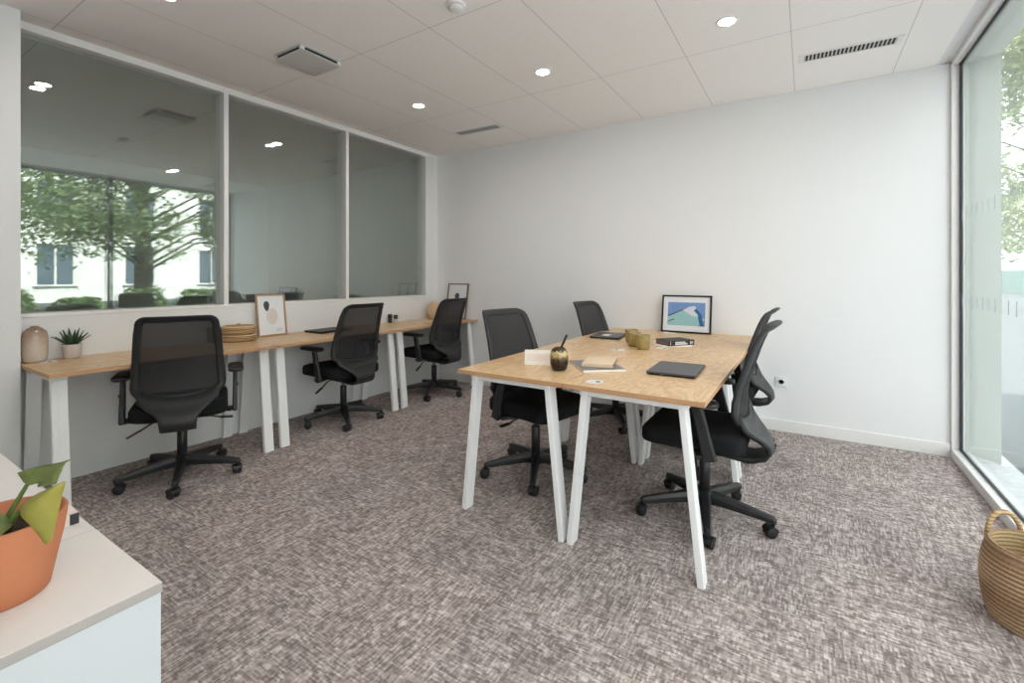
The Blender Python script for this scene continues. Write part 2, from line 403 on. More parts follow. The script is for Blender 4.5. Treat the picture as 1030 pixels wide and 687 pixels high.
# internal glazed partition
b = MB()
b.box(XL - 0.15, 0.715, CEIL - 0.046, XL + 0.004, 4.131, CEIL, bevel=0.002)
b.box(XL - 0.15, 0.715, 1.005, XL + 0.006, 4.131, 1.026, bevel=0.002)
for y in (1.864, 2.994): b.box(XL - 0.15, y - 0.017, 1.02, XL + 0.004, y + 0.017, CEIL - 0.04, bevel=0.002)
b.box(XL - 0.15, 0.715, 1.02, XL + 0.002, 0.738, CEIL - 0.04)
b.box(XL - 0.15, 4.109, 1.02, XL + 0.002, 4.131, CEIL - 0.04)
w2 = struct(b.build('window_2', M['trimwhite']))
w2['label'] = 'white framed internal glazed partition above the long wall desk'
for y0, y1 in ((0.738, 1.847), (1.881, 2.977), (3.011, 4.109)):
    g = MB(); g.box(XL - 0.062, y0, 1.026, XL - 0.056, y1, CEIL - 0.046); g.box(XL - 0.130, y0, 1.026, XL - 0.124, y1, CEIL - 0.046)
    g.build('glass_pane', M['glasspart'], w2)

# external window, full height
ZT = 2.69
b = MB()
b.box(XR, YF, 0.0, 0.8990, YB, 0.060, bevel=0.004); b.box(XR, YF, ZT, 0.8990, YB, CEIL + 0.01, bevel=0.004)
b.box(XR, YB - 0.022, 0.05, 0.8990, YB, CEIL, bevel=0.004)
w1 = struct(b.build('window_1', M['trimwhite']))
w1['label'] = 'full height outside window with white frame'
ys = [YF, -0.62, 0.98, 2.60, YB - 0.022]
for y in ys[1:-1]:
    m = MB(); m.box(XR + 0.004, y - 0.024, 0.06, 0.8990, y + 0.024, ZT, bevel=0.003); m.build('mullion', M['blackmetal'], w1)  # black colour stands in for the backlit darkness of the mullions
b = MB()
for a, c in zip(ys, ys[1:]):
    b.box(0.8820, a, 0.060, 0.8960, a + 0.020, ZT); b.box(0.8820, c - 0.020, 0.060, 0.8960, c, ZT)
    b.box(0.8820, a, 0.058, 0.8960, c, 0.072); b.box(0.8820, a, ZT - 0.014, 0.8960, c, ZT + 0.002)
b.build('gasket', M['gasket'], w1)
for a, c in zip(ys, ys[1:]):
    g = MB(); g.box(0.8860, a + 0.015, 0.066, 0.8940, c - 0.015, ZT - 0.008); g.build('glass_pane', M['glasswin'], w1)
b = MB()
y = 4.24
while y > YF + 0.1:
    for z in (1.080, 1.655): b.box(0.8835, y - 0.004, z - 0.038, 0.8852, y + 0.004, z + 0.038)
    y -= 0.105
b.build('marking_strip', M['frost'], w1)

# concrete reveal, soffit, sill and building shell outside the window
b = MB(); b.prism([(0.9000, YB + 0.02), (1.0690, 4.238), (1.0690, 5.4), (0.9000, 5.4)], -0.1, 5.0); struct(b.build('pillar_outside', M['concrete']))
shellbox('trim_soffit', M['concrete'], 0.9000, YF - 0.6, ZT + 0.004, 1.0690, 4.40, 5.0)
shellbox('trim_roof_sunblock', M['concrete'], XO - 0.3, YF - 0.6, CEIL + 0.20, 0.9000, 5.4, 5.0)  # unseen mass over the rooms, height set for its shade on the ground
b = MB(); t_ = [(0.9000, 0.050), (1.1390, 0.012), (1.1390, -0.12), (0.9000, -0.12)]
b.loft([[(x, YF - 0.6, z) for x, z in t_], [(x, 5.2, z) for x, z in t_]], smooth=False); struct(b.build('window_sill', M['sillstone']))
shellbox('ground_outside', M['asphalt'], 1.1390, -30, -0.20, 70, 90, -0.05)
shellbox('ground_bounce', M['sillstone'], 1.140, -8.0, -0.15, 8.4, 4.1, -0.03)  # added pale slab that bounces daylight up onto the ceiling
shellbox('ground_north', M['asphalt'], -30, 5.4, -0.20, 1.1390, 90, -0.05)

# ------------------------------------------------------------------ ceiling fittings
b = MB(); b.lathe([(0.0425, -0.004), (0.044, -0.007), (0.056, -0.006), (0.059, 0.0), (0.059, 0.002), (0.0425, 0.002), (0.0425, -0.004)], 40, cap=False)
dl = thing('downlight', 'round recessed downlight over the left desk row toward the back wall', 'ceiling light', (-2.815, 2.943, CEIL))
b.build('trim_ring', M['trimwhite'], dl)
b = MB(); b.lathe([(0.0, -0.005), (0.043, -0.005), (0.043, 0.0), (0.0, 0.0)], 40); b.build('lamp', M['lamp'], dl)
dup(dl, (-1.598, 2.936, CEIL), label='round recessed downlight, middle one of the row nearest the back wall')
dup(dl, (-0.386, 2.922, CEIL), label='round recessed downlight above the right side of the big table')
# the near row is seen only mirrored in the partition
NEAR_L = [(-2.84, 'downlight cut by the top picture edge, mirrored as a pair in the first glass pane'), (-1.62, 'downlight above the open carpet, out of the direct view'), (-0.40, 'downlight close to the window on the near side')]
for x, l in NEAR_L: dup(dl, (x + 0.02, 1.08, CEIL), label=l)

d = thing('ceiling_diffuser', 'square white air diffuser standing proud of the ceiling tiles', 'air vent', (-2.842, 1.913, CEIL))
b = MB(); b.loft([[(x, y, z) for x, y in rrect(0.155 - i, 0.155 - i, 0.02)] for i, z in ((0, 0.0), (0, -0.006), (0.008, -0.008))]); b.build('base_plate', M['ventgrey'], d)
b = MB(); b.loft([[(x, y, z) for x, y in rrect(0.14, 0.14, 0.02)] for z in (-0.006, -0.030)]); b.build('throat', M['dark'], d)
b = MB(); b.loft([[(x, y, z) for x, y in rrect(0.150 - i, 0.150 - i, 0.02)] for i, z in ((0.004, -0.026), (0, -0.030), (0, -0.034), (0.006, -0.037))]); b.build('face_plate', M['ventgrey'], d)
for sx in (-1, 1):
    for sy in (-1, 1):
        b = MB(); b.box(sx * 0.135 - 0.012, sy * 0.135 - 0.012, -0.030, sx * 0.135 + 0.012, sy * 0.135 + 0.012, -0.004); b.build('spacer', M['trimwhite'], d)

def slot_grille(label, loc, rz, slatmat):
    g = thing('slot_grille', label, 'air vent', loc, rz)
    b = MB()
    b.box(-0.275, -0.066, -0.006, 0.275, -0.050, 0.0, bevel=0.002); b.box(-0.275, 0.050, -0.006, 0.275, 0.066, 0.0, bevel=0.002)
    b.box(-0.275, -0.052, -0.006, -0.245, 0.052, 0.0, bevel=0.002); b.box(0.245, -0.052, -0.006, 0.275, 0.052, 0.0, bevel=0.002)
    b.build('frame', M['trimwhite'], g)
    b = MB(); b.box(-0.246, -0.052, -0.0012, 0.246, 0.052, -0.0004); b.build('duct_opening', M['dark'], g)
    b = MB(); n = 23
    for i in range(n):
        x = -0.24 + 0.48 * i / (n - 1); b.box(x - 0.0042, -0.051, -0.0040, x + 0.0042, 0.051, -0.001)
    b.build('slats', slatmat, g); return g
slot_grille('white slotted ceiling grille with dark gaps near the window', (0.233, 3.711, CEIL), R(2), M['ventgrey'])
slot_grille('white slotted ceiling grille above the far end of the glass partition', (-2.783, 3.750, CEIL), R(2), M['ventgrey'])
sd = thing('smoke_detector', 'small round white smoke detector at the top edge of the picture', 'smoke detector', (-1.603, 1.966, CEIL))
b = MB(); b.lathe([(0.0, 0.0), (0.052, 0.0), (0.052, -0.010), (0.046, -0.014), (0.0, -0.014)], 32); b.build('base', M['trimwhite'], sd)
b = MB(); b.lathe([(0.0, -0.014), (0.040, -0.014), (0.038, -0.026), (0.022, -0.034), (0.0, -0.035)], 32); b.build('sensor_head', M['trimwhite'], sd)

ot = thing('wall_socket', 'white wall socket low on the back wall behind the right chairs', 'socket', (-0.170, YB, 0.397))
b = MB(); b.box(-0.041, -0.009, -0.041, 0.041, 0.0, 0.041, bevel=0.004); b.build('cover_plate', M['outlet'], ot)
for x in (0.0,):
    b = MB(); b.lathe([(0.022, 0.0), (0.024, 0.002), (0.024, 0.004), (0.019, 0.004), (0.018, -0.004), (0.0, -0.004)], 24, T(x, -0.009, 0, rx=R(90)))
    b.build('socket_outlet', M['outlet'], ot)

# ------------------------------------------------------------------ desks
TOP = 0.75
def make_desk():
    d = thing('desk', '', 'desk')
    b = MB(); b.mat(1).box(-0.307, -0.598, TOP - 0.022, 0.307, 0.598, TOP, bevel=0.0015)
    for f in b.bm.faces:
        if f.normal.z > 0.9: f.material_index = 0
    b.build('tabletop', [M['ply'], M['plyedge']], d)
    for sy in (-1, 1):
        y = sy * 0.540
        for sx in (-1, 1):
            b = MB(); b.bar((sx * 0.287, y, 0.0), (sx * 0.212, y, TOP - 0.022), 0.066, 0.028, side=(0, 1, 0), bevel=0.003)
            # a shallow fold along the outer face
            b.bar((sx * 0.299, y - 0.018, 0.002), (sx * 0.224, y - 0.018, TOP - 0.026), 0.022, 0.008, side=(0, 1, 0), bevel=0.002)
            b.build('leg', M['legwhite'], d)
        b = MB(); b.box(-0.236, y - 0.030, TOP - 0.050, 0.236, y + 0.030, TOP - 0.0215, bevel=0.003); b.build('crossbar', M['legwhite'], d)
    b = MB(); b.box(-0.02, -0.52, TOP - 0.048, 0.02, 0.52, TOP - 0.0215, bevel=0.003); b.build('crossbar', M['legwhite'], d)
    b = MB(); b.lathe([(0.0, TOP + 0.0002), (0.040, TOP + 0.0002), (0.040, TOP + 0.0007), (0.039, TOP + 0.0011), (0.0, TOP + 0.0011)], 32, T(-0.195, -0.488))
    b.mat(1).lathe([(0.0, TOP + 0.0010), (0.012, TOP + 0.0010), (0.012, TOP + 0.0013), (0.0, TOP + 0.0013)], 16, T(-0.180, -0.483))
    b.build('cable_grommet', [M['outlet'], M['dark']], d)
    return d
d0 = make_desk(); XBW = XL + 0.310
d0.location = (XBW, 1.3185, 0); d0['label'] = 'plywood desk along the glass partition nearest the white cabinet, carrying the aloe'
dup(d0, (XBW, 2.5185, 0), 0, 'middle plywood desk of the wall row, carrying the picture of a grey and beige shape')
dup(d0, (XBW, 3.7175, 0), 0, 'plywood wall desk in the back corner, carrying the tan vase')
TXC = -0.948
dup(d0, (TXC + 0.3085, 2.527, 0), 0, 'plywood desk of the big table that the front closed laptop lies on')
dup(d0, (TXC + 0.3085, 3.727, 0), 0, 'plywood desk of the big table that the black framed mountain picture stands on')
dup(d0, (TXC - 0.3085, 2.527, 0), PI, 'plywood desk of the big table that the drip glazed cup with straw stands on')
dup(d0, (TXC - 0.3085, 3.727, 0), PI, 'plywood desk of the big table that the farther closed laptop lies on')

# ------------------------------------------------------------------ task chairs
BACK = [(0.48, -0.236), (0.52, -0.216), (0.56, -0.203), (0.60, -0.198), (0.66, -0.200), (0.74, -0.216), (0.82, -0.240), (0.90, -0.266), (0.96, -0.288), (1.00, -0.312), (1.025, -0.345)]
def back_x(z):
    z = max(z, BACK[0][0])
    for (z0, x0), (z1, x1) in zip(BACK, BACK[1:]):
        if z <= z1: return x0 + (x1 - x0) * (z - z0) / (z1 - z0)
    return BACK[-1][1]
def hw(z): return 0.232 - 0.034 * max(0.0, (z - 0.60) / 0.42)
def bp(s, z, off=0.0):
    return Vector((back_x(z) + 0.036 * (s / 0.23) ** 2 + off, s, z))
def make_chair():
    c = thing('task_chair', '', 'chair')
    # seat
    def ring(i, z, droop=0.0, fr=0.0):
        return [(x, y, z - droop * max(0, (x - 0.12) / 0.17) ** 2 + fr) for x, y in rrect(0.240 - i, 0.242 - i, 0.065 - i * 0.3, 7, 0.032, 0)]
    b = MB(); b.loft([ring(0.020, 0.408, 0.0), ring(0.004, 0.416, 0.0), ring(0.0, 0.430, 0.002), ring(0.001, 0.474, 0.008), ring(0.010, 0.492, 0.012), ring(0.035, 0.501, 0.014), ring(0.09, 0.503, 0.010), ring(0.16, 0.500, 0.005)])
    b.build('seat', M['fabric'], c)
    b = MB(); b.loft([[(x, y, z) for x, y in rrect(0.215 - i, 0.205 - i, 0.06, 6, 0.04, 0)] for i, z in ((0.05, 0.392), (0.01, 0.398), (0.0, 0.416))]); b.build('seat_shell', M['plastic'], c)
    # back frame: closed loop of flattened section
    W0, ZB, ZT2 = hw(0.60), 0.560, 1.022
    pts = []
    n = 10
    def corner(cy, cz, r, a0, a1, k=8): return [(cy + r * math.cos(R(a0 + (a1 - a0) * i / k)), cz + r * math.sin(R(a0 + (a1 - a0) * i / k))) for i in range(k + 1)]
    rt, rb = 0.055, 0.075
    wt, wb = hw(1.02), W0
    bot = [(s, ZB - 0.040 * (1 - (s / wb) ** 2)) for s in [(-1 + 2 * i / n) * (wb - rb) for i in range(n + 1)]]
    loop = bot + corner(wb - rb, bot[-1][1] + rb, rb, -90, 0)[1:]
    zr = bot[-1][1] + rb
    loop += [(hw(zr + (ZT2 - rt - zr) * i / 8) + (wb - hw(zr)) * (1 - i / 8), zr + (ZT2 - rt - zr) * i / 8) for i in range(1, 8)]
    loop += corner(wt - rt, ZT2 - rt, rt, 0, 90)
    half = [p for p in loop[len(bot):]]
    loop += [((wt - rt) * (1 - 2 * i / 6), ZT2) for i in range(1, 6)]
    loop += [(-s, z) for s, z in reversed(half)]
    L = len(loop); rings = []
    for i, (s, z) in enumerate(loop):
        a, q = loop[i - 1], loop[(i + 1) % L]; tx, tz = q[0] - a[0], q[1] - a[1]; l = math.hypot(tx, tz); nx, nz = -tz / l, tx / l   # inward normal
        wd = 0.036 if z > 0.70 else 0.040
        sec = [(0.0, -0.008), (0.0, 0.008), (0.006, 0.013), (wd - 0.006, 0.011), (wd, 0.006), (wd, -0.006), (wd - 0.006, -0.011), (0.006, -0.013)]
        rings.append([bp(s + nx * u, z + nz * u, o) for u, o in sec])
    b = MB(); b.loft(rings + [rings[0]], cap=False)
    bmesh.ops.remove_doubles(b.bm, verts=b.bm.verts, dist=1e-5)
    # carrier under the loop: sweeps back, narrows and curls forward below the seat
    grid = []; us = [-1 + 2 * i / 12 for i in range(13)]
    grid.append([bp(u * (wb - 0.030), ZB - 0.040 * (1 - u * u) + 0.024 + 0.020 * u ** 6, -0.002) for u in us])
    rows = [(0.512, -0.228, 0.196, 0.022, 0.026), (0.482, -0.256, 0.152, 0.018, 0.020), (0.456, -0.284, 0.112, 0.014, 0.012), (0.430, -0.303, 0.090, 0.010, 0.004), (0.404, -0.306, 0.085, 0.010, 0.0), (0.378, -0.288, 0.084, 0.010, 0.0), (0.362, -0.240, 0.084, 0.008, 0.0), (0.358, -0.170, 0.082, 0.004, 0.0), (0.366, -0.090, 0.078, 0.0, 0.0), (0.378, -0.01, 0.072, 0.0, 0.0)]
    for z, x, w, fx, bow in rows:
        grid.append([(x + fx * u * u, w * u, z - bow * (1 - u * u) + bow * 0.5) for u in us])
    b.sheet(grid, 0.022)
    fr = b.build('backrest_frame', M['plastic2'], c)
    # mesh panel
    rows = []
    for i in range(13):
        t = i / 12; r = []
        for j in range(13):
            u = -1 + 2 * j / 12; z0 = ZB - 0.040 * (1 - u * u) + 0.018; z = z0 + (ZT2 - 0.016 - z0) * t
            r.append(bp(u * (hw(z) - 0.016), z, 0.004))
        rows.append(r)
    b = MB(); b.sheet(rows, 0.002); b.build('mesh_panel', M['mesh'], fr)
    # arms
    for s in (-1, 1):
        b = MB()
        b.bar((0.0, s * 0.15, 0.400), (-0.045, s * 0.272, 0.400), 0.075, 0.020, side=(1, 0, 0), bevel=0.006)
        b.bar((-0.072, s * 0.278, 0.388), (-0.012, s * 0.282, 0.645), 0.062, 0.028, side=(1, 0, 0), bevel=0.009, w1=0.050, h1=0.024)
        b.box(-0.06, s * 0.294 - 0.004, 0.545, -0.035, s * 0.294 + 0.004, 0.560, bevel=0.002)
        a = b.build('armrest', M['plastic2'], c)
        b = MB(); b.loft([[(x, y, z) for x, y in rrect(0.125 - i, 0.044 - i, 0.036 - i, 6, 0.015, s * 0.285)] for i, z in ((0.016, 0.640), (0.002, 0.645), (0.0, 0.655), (0.003, 0.664), (0.014, 0.668))]); b.build('arm_pad', M['plastic'], a)
    # mechanism, levers, column
    b = MB(); b.box(-0.115, -0.070, 0.345, 0.085, 0.070, 0.398, bevel=0.014); b.lathe([(0.0, 0.0), (0.018, 0.0), (0.018, 0.15), (0.0, 0.15)], 16, T(0.055, -0.075, 0.372, rx=R(-90))); b.build('tilt_mechanism', M['plastic'], c)
    b = MB(); b.tube([(-0.03, -0.07, 0.372), (-0.03, -0.15, 0.366), (-0.035, -0.205, 0.350)], 0.005, 8); b.bar((-0.035, -0.200, 0.352), (-0.040, -0.270, 0.346), 0.030, 0.009, side=(1, 0, 0), bevel=0.003); b.build('lever', M['plastic'], c)
    b = MB(); b.tube([(0.03, 0.07, 0.372), (0.02, 0.14, 0.360), (0.0, 0.21, 0.318)], 0.0055, 8); b.bar((0.002, 0.200, 0.325), (-0.012, 0.268, 0.290), 0.024, 0.009, side=(1, 0, 0), bevel=0.003); b.build('lever', M['plastic'], c)
    b = MB(); b.lathe([(0.0, 0.085), (0.027, 0.085), (0.027, 0.300), (0.023, 0.305), (0.0, 0.305)], 24); b.mat(1).lathe([(0.0, 0.30), (0.015, 0.30), (0.015, 0.350), (0.0, 0.350)], 20); b.build('gas_column', [M['plastic'], M['steel']], c)
    # star base
    b = MB(); b.lathe([(0.0, 0.072), (0.040, 0.072), (0.046, 0.085), (0.044, 0.128), (0.034, 0.142), (0.0, 0.142)], 28)
    for k in range(5):
        a = 2 * PI * k / 5; q = MB()
        secs = []
        for x, zc, w, h in ((0.02, 0.110, 0.062, 0.056), (0.09, 0.108, 0.052, 0.050), (0.20, 0.096, 0.042, 0.040), (0.285, 0.085, 0.036, 0.032), (0.318, 0.081, 0.030, 0.028), (0.328, 0.078, 0.018, 0.018)):
            secs.append([(x, w / 2 * sy * f, zc + h / 2 * sz) for sy, sz, f in ((-1, -1, 1), (1, -1, 1), (1, 0.2, 1), (0.6, 1, 1), (-0.6, 1, 1), (-1, 0.2, 1))])
        q.loft(secs, smooth=False); q.lathe([(0.0, 0.055), (0.010, 0.055), (0.010, 0.080), (0.0, 0.080)], 12, T(0.312, 0, 0))
        b.join2(q, Matrix.Rotation(a, 4, 'Z'))
    sb = b.build('star_base', M['plastic'], c)
    for k in range(5):
        a = 2 * PI * k / 5; q = MB(); sw = R((40, -60, 110, 160, -20)[k])
        for sy in (-1, 1):
            q.lathe([(0.0, -0.010), (0.022, -0.010), (0.027, -0.006), (0.027, 0.006), (0.022, 0.010), (0.0, 0.010)], 24, T(-0.012, sy * 0.014, 0.0272, rx=R(90)))
        q.loft([[(-0.012 + 0.030 * math.cos(t), sy, 0.0272 + 0.030 * math.sin(t)) for t in [R(15 + 150 * i / 10) for i in range(11)]] + [(-0.012 + 0.020 * math.cos(t), sy, 0.0272 + 0.020 * math.sin(t)) for t in [R(165 - 150 * i / 10) for i in range(11)]] for sy in (-0.0255, 0.0255)], smooth=False)
        q.lathe([(0.0, 0.04), (0.008, 0.04), (0.008, 0.062), (0.0, 0.062)], 12)
        ob = q.build('caster', M['plastic'], sb)
        ob.location = (0.312 * math.cos(a), 0.312 * math.sin(a), 0.0); ob.rotation_euler = (0, 0, a + sw)
    return c
ch = make_chair()
def place(c, x, y, th, base, label):
    c.location = (x, y, 0); c.rotation_euler = (0, 0, R(th)); c['label'] = label
    for k in c.children:
        if k.name.startswith('star_base'): k.rotation_euler = (0, 0, R(base - th))
CH = [(-3.262, 1.335, 154, -28.5, 'black mesh task chair with its back to us at the wall desk beside the aloe'),
      (-3.372, 2.605, 178, -31, 'black mesh task chair at the middle wall desk in front of the dark laptop'),
      (-3.334, 3.718, 178, 10, 'black mesh task chair at the wall desk in the back corner, by the tan vase'),
      (-1.441, 2.555, -13, 8, 'black mesh task chair on the left of the big table, behind the drip glazed cup'),
      (-1.375, 3.82, -8, -58, 'black mesh task chair beyond the big table, facing the farther laptop'),
      (-0.444, 2.568, 180, -6, 'black mesh task chair tucked under the big table beside the front laptop'),
      (-0.50, 3.69, 178, 20, 'black mesh task chair against the light back wall in front of the wall socket')]
chairs = [ch] + [dup(ch) for _ in CH[1:]]
for c, a in zip(chairs, CH): place(c, *a)

# ------------------------------------------------------------------ things on the wall desks
v = MB(); v.lathe([(0.0, 0.0), (0.040, 0.0), (0.052, 0.012), (0.056, 0.05), (0.056, 0.145), (0.050, 0.175), (0.030, 0.195), (0.019, 0.200), (0.019, 0.207), (0.015, 0.207), (0.014, 0.196), (0.026, 0.188), (0.044, 0.168), (0.049, 0.14), (0.049, 0.02), (0.0, 0.012)], 40)
tag(v.build('vase', M['vase'], loc=(-3.755, 0.788, TOP)), 'glossy beige bottle shaped vase at the near end of the wall desks', 'vase')

al = thing('potted_aloe', 'small dark green aloe in a pale stone pot beside the beige vase', 'plant', (-3.745, 0.946, TOP))
b = MB(); b.lathe([(0.0, 0.0), (0.034, 0.0), (0.040, 0.008), (0.046, 0.075), (0.047, 0.086), (0.042, 0.086), (0.040, 0.072), (0.0, 0.070)], 32); b.build('pot', M['clay'], al)
b = MB(); b.lathe([(0.0, 0.069), (0.039, 0.069), (0.039, 0.073), (0.0, 0.076)], 24); b.build('soil', M['soil'], al)
random.seed(4)
def blade(az, lean, L, w, curve=0.25):
    b = MB(); rows = []
    for i in range(8):
        t = i / 7; a = lean + curve * t; 
        r = 0.010 + L * t * math.sin(lean + curve * t * 0.6); z = 0.074 + L * t * math.cos(lean + curve * t * 0.6)
        ww = w * (1 - t ** 1.6) * (0.75 + 0.6 * t * (1 - t)) + 0.0008
        rows.append([(r - 0.012 * u * u * (1 - t) * -1 * math.cos(a), ww * u, z + 0.006 * u * u * (1 - t)) for u in (-1, -0.5, 0, 0.5, 1)])
    b.sheet(rows, 0.0045)
    m = Matrix.Rotation(az, 4, 'Z'); bmesh.ops.transform(b.bm, matrix=m, verts=b.bm.verts); return b
for i in range(14):
    inner = i >= 8
    az = 2 * PI * i / 8 + 0.3 if not inner else 2 * PI * (i - 8) / 6
    blade(az, random.uniform(0.75, 1.0) if not inner else random.uniform(0.2, 0.45), random.uniform(0.095, 0.118) if not inner else random.uniform(0.095, 0.118), 0.013, 0.1).build('leaf', M['aloe'], al)

b = MB(); b.lathe([(0.0, 0.0), (0.028, 0.0), (0.034, 0.012), (0.038, 0.115), (0.035, 0.115), (0.032, 0.012), (0.0, 0.008)], 28)
tag(b.build('green_cup', M['greencup'], loc=(-3.725, 1.725, TOP)), 'sage green cup half hidden behind the first chair beside the straw baskets', 'cup')
RB = []
def straw_round(name, label, loc, r, h, lid):
    t = thing(name, label, 'basket', loc)
    b = MB(); prof = [(0.0, 0.0), (r - 0.010, 0.0), (r, 0.010)]
    n = max(2, int(h / 0.013))
    for i in range(n):
        z = 0.006 + (h - 0.012) * (i + 0.5) / n; prof += [(r - 0.002, z - 0.4 * h / n), (r + 0.003, z), (r - 0.002, z + 0.4 * h / n)]
    prof += [(r - 0.006, h), (0.0, h)]
    b.lathe(prof, 40); b.build('body', M['wicker'], t)
    if lid:
        b = MB(); b.lathe([(0.0, h), (r + 0.004, h), (r + 0.006, h + 0.012), (r * 0.9, h + 0.024), (r * 0.5, h + 0.029), (0.0, h + 0.030)], 40); l = b.build('lid', M['wicker'], t)
        b = MB(); b.lathe([(0.0, h + 0.029), (0.014, h + 0.029), (0.016, h + 0.035), (0.0, h + 0.040)], 16); b.build('knob', M['kraft'], l)
    return t
straw_round('straw_basket', 'lower flat round straw basket of the two stacked left of the oak framed print', (-3.688, 1.893, TOP), 0.122, 0.052, False)
straw_round('straw_basket', 'lidded round straw basket stacked on top of another beside the oak framed print', (-3.690, 1.894, TOP + 0.0525), 0.116, 0.040, True)

def framed(name, label, loc, rz, w, h, lean, fw, mats, art):
    """picture leaning back: local x along width, front faces -y, leaning towards +y"""
    t = thing(name, label, 'picture frame', loc, rz); mtx = Matrix.Rotation(-lean, 4, 'X'); d = 0.020
    b = MB()
    for bx in ((-w / 2, 0, -w / 2 + fw, h), (w / 2 - fw, 0, w / 2, h), (-w / 2 + fw, 0, w / 2 - fw, fw), (-w / 2 + fw, h - fw, w / 2 - fw, h)):
        b.box(bx[0], -d, bx[1], bx[2], 0, bx[3], bevel=0.0012, mtx=mtx)
    b.build('frame', mats[0], t)
    b = MB(); b.box(-w / 2 + fw * 0.6, -0.010, fw * 0.6, w / 2 - fw * 0.6, -0.002, h - fw * 0.6, mtx=mtx); mt = b.build('mount', mats[1], t)
    for k, (nm, poly, mat) in enumerate(art):
        b = MB(); q = [(x * w, y * h) for x, y in poly]
        e = -0.0103 - 0.0004 * k
        b.loft([[(x, e, z) for x, z in q], [(x, e + 0.0003, z) for x, z in q]], smooth=False); bmesh.ops.transform(b.bm, matrix=mtx, verts=b.bm.verts)
        b.build(nm, mat, mt)
    return t
def oval(cx, cy, rx, ry, n=28, k=0.0): return [(cx + rx * math.cos(2 * PI * i / n) * (1 + k * math.sin(2 * PI * i / n)), cy + ry * math.sin(2 * PI * i / n)) for i in range(n)]
ABS = [('beige_shape', oval(0.02, 0.47, 0.20, 0.20), M['artbeige']), ('grey_shape', oval(-0.15, 0.72, 0.095, 0.12, k=0.25), M['artdark']), ('wash', [(0.10, 0.10), (0.34, 0.10), (0.34, 0.20), (0.16, 0.16)], M['artgrey'])]
# leaning on the partition: front must face +x -> rotate local -y to +x
framed('picture_frame', 'oak framed abstract print leaning on the partition beside the straw baskets', (-3.755, 2.200, TOP), R(90 - 3), 0.240, 0.345, R(9), 0.011, (M['oak'], M['matt']), ABS)
framed('picture_frame', 'brown framed abstract print leaning in the back corner behind a chair', (-3.465, 4.240, TOP), R(0), 0.300, 0.415, R(9), 0.014, (M['walnut'], M['matt']),
       [('beige_shape', oval(0.02, 0.40, 0.2, 0.17), M['artbeige']), ('grey_shape', oval(-0.02, 0.62, 0.11, 0.11, k=0.25), M['artdark'])])

def laptop(label, loc, rz, sz=(0.235, 0.330), top='laptop'):
    t = thing('laptop', label, 'laptop', loc, rz); hx, hy = sz[0] / 2, sz[1] / 2
    b = MB(); b.loft([[(x, y, z) for x, y in rrect(hx - i, hy - i, 0.012)] for i, z in ((0.008, 0.0012), (0.002, 0.004), (0, 0.009), (0.001, 0.0105))], smooth=False)
    b.mat(0)
    for sx in (-1, 1):
        for sy in (-1, 1): b.box(sx * hx * 0.8 - 0.008, sy * hy * 0.85 - 0.012, 0.0, sx * hx * 0.8 + 0.008, sy * hy * 0.85 + 0.012, 0.003)
    b.build('base', M['laptopdark'], t)
    b = MB(); b.loft([[(x, y, z) for x, y in rrect(hx - i, hy - i, 0.012)] for i, z in ((0.001, 0.0108), (0, 0.0120), (0, 0.0165), (0.002, 0.0180))], smooth=False); b.build('lid', M[top], t)
    b = MB(); b.tube([(-hx + 0.004, -hy * 0.7, 0.011), (-hx + 0.004, hy * 0.7, 0.011)], 0.0055, 10); b.build('hinge', M['laptopdark'], t)
    for k in range(3):
        b = MB(); b.box(-hx + 0.05 + 0.022 * k, -hy - 0.0004, 0.0048, -hx + 0.063 + 0.022 * k, -hy + 0.002, 0.0082); b.build('port', M['steel'] if k == 1 else M['dark'], t)
    return t
laptop('closed dark laptop on the middle wall desk in front of the second chair', (-3.640, 2.650, TOP), R(3), top='laptopdark')
laptop('closed dark grey laptop at the front right of the big table', (-0.570, 2.500, TOP), R(2))
laptop('closed dark laptop at the far left of the big table, left of the mugs', (-1.365, 3.635, TOP), R(7))
# a second item lies on the far laptop: pale card
b = MB(); b.box(-0.03, -0.045, 0, 0.03, 0.045, 0.0015, bevel=0.0006); tag(b.build('card', M['paper'], loc=(-1.37, 3.595, TOP + 0.0182)), 'small pale card lying on the far laptop lid', 'card')

for nm, loc, h, l in (('ink_bottle', (-3.760, 3.500, TOP), 0.092, 'left one of two small black capped jars on the wall desk'), ('ink_bottle', (-3.715, 3.535, TOP), 0.084, 'right one of two small black capped jars on the wall desk, with a pale band')):
    t = thing(nm, l, 'jar', loc); r = 0.022
    b = MB(); b.lathe([(0.0, 0.0), (r - 0.003, 0.0), (r, 0.004), (r, h * 0.45), (r * 0.8, h * 0.5), (r * 0.8, h * 0.52), (0.0, h * 0.52)], 24); b.build('body', M['jar'] if h < 0.09 else M['blackmetal'], t)
    b = MB(); b.lathe([(0.0, h * 0.52), (r + 0.001, h * 0.52), (r + 0.001, h - 0.003), (r - 0.002, h), (0.0, h)], 24); b.build('cap', M['blackmetal'], t)

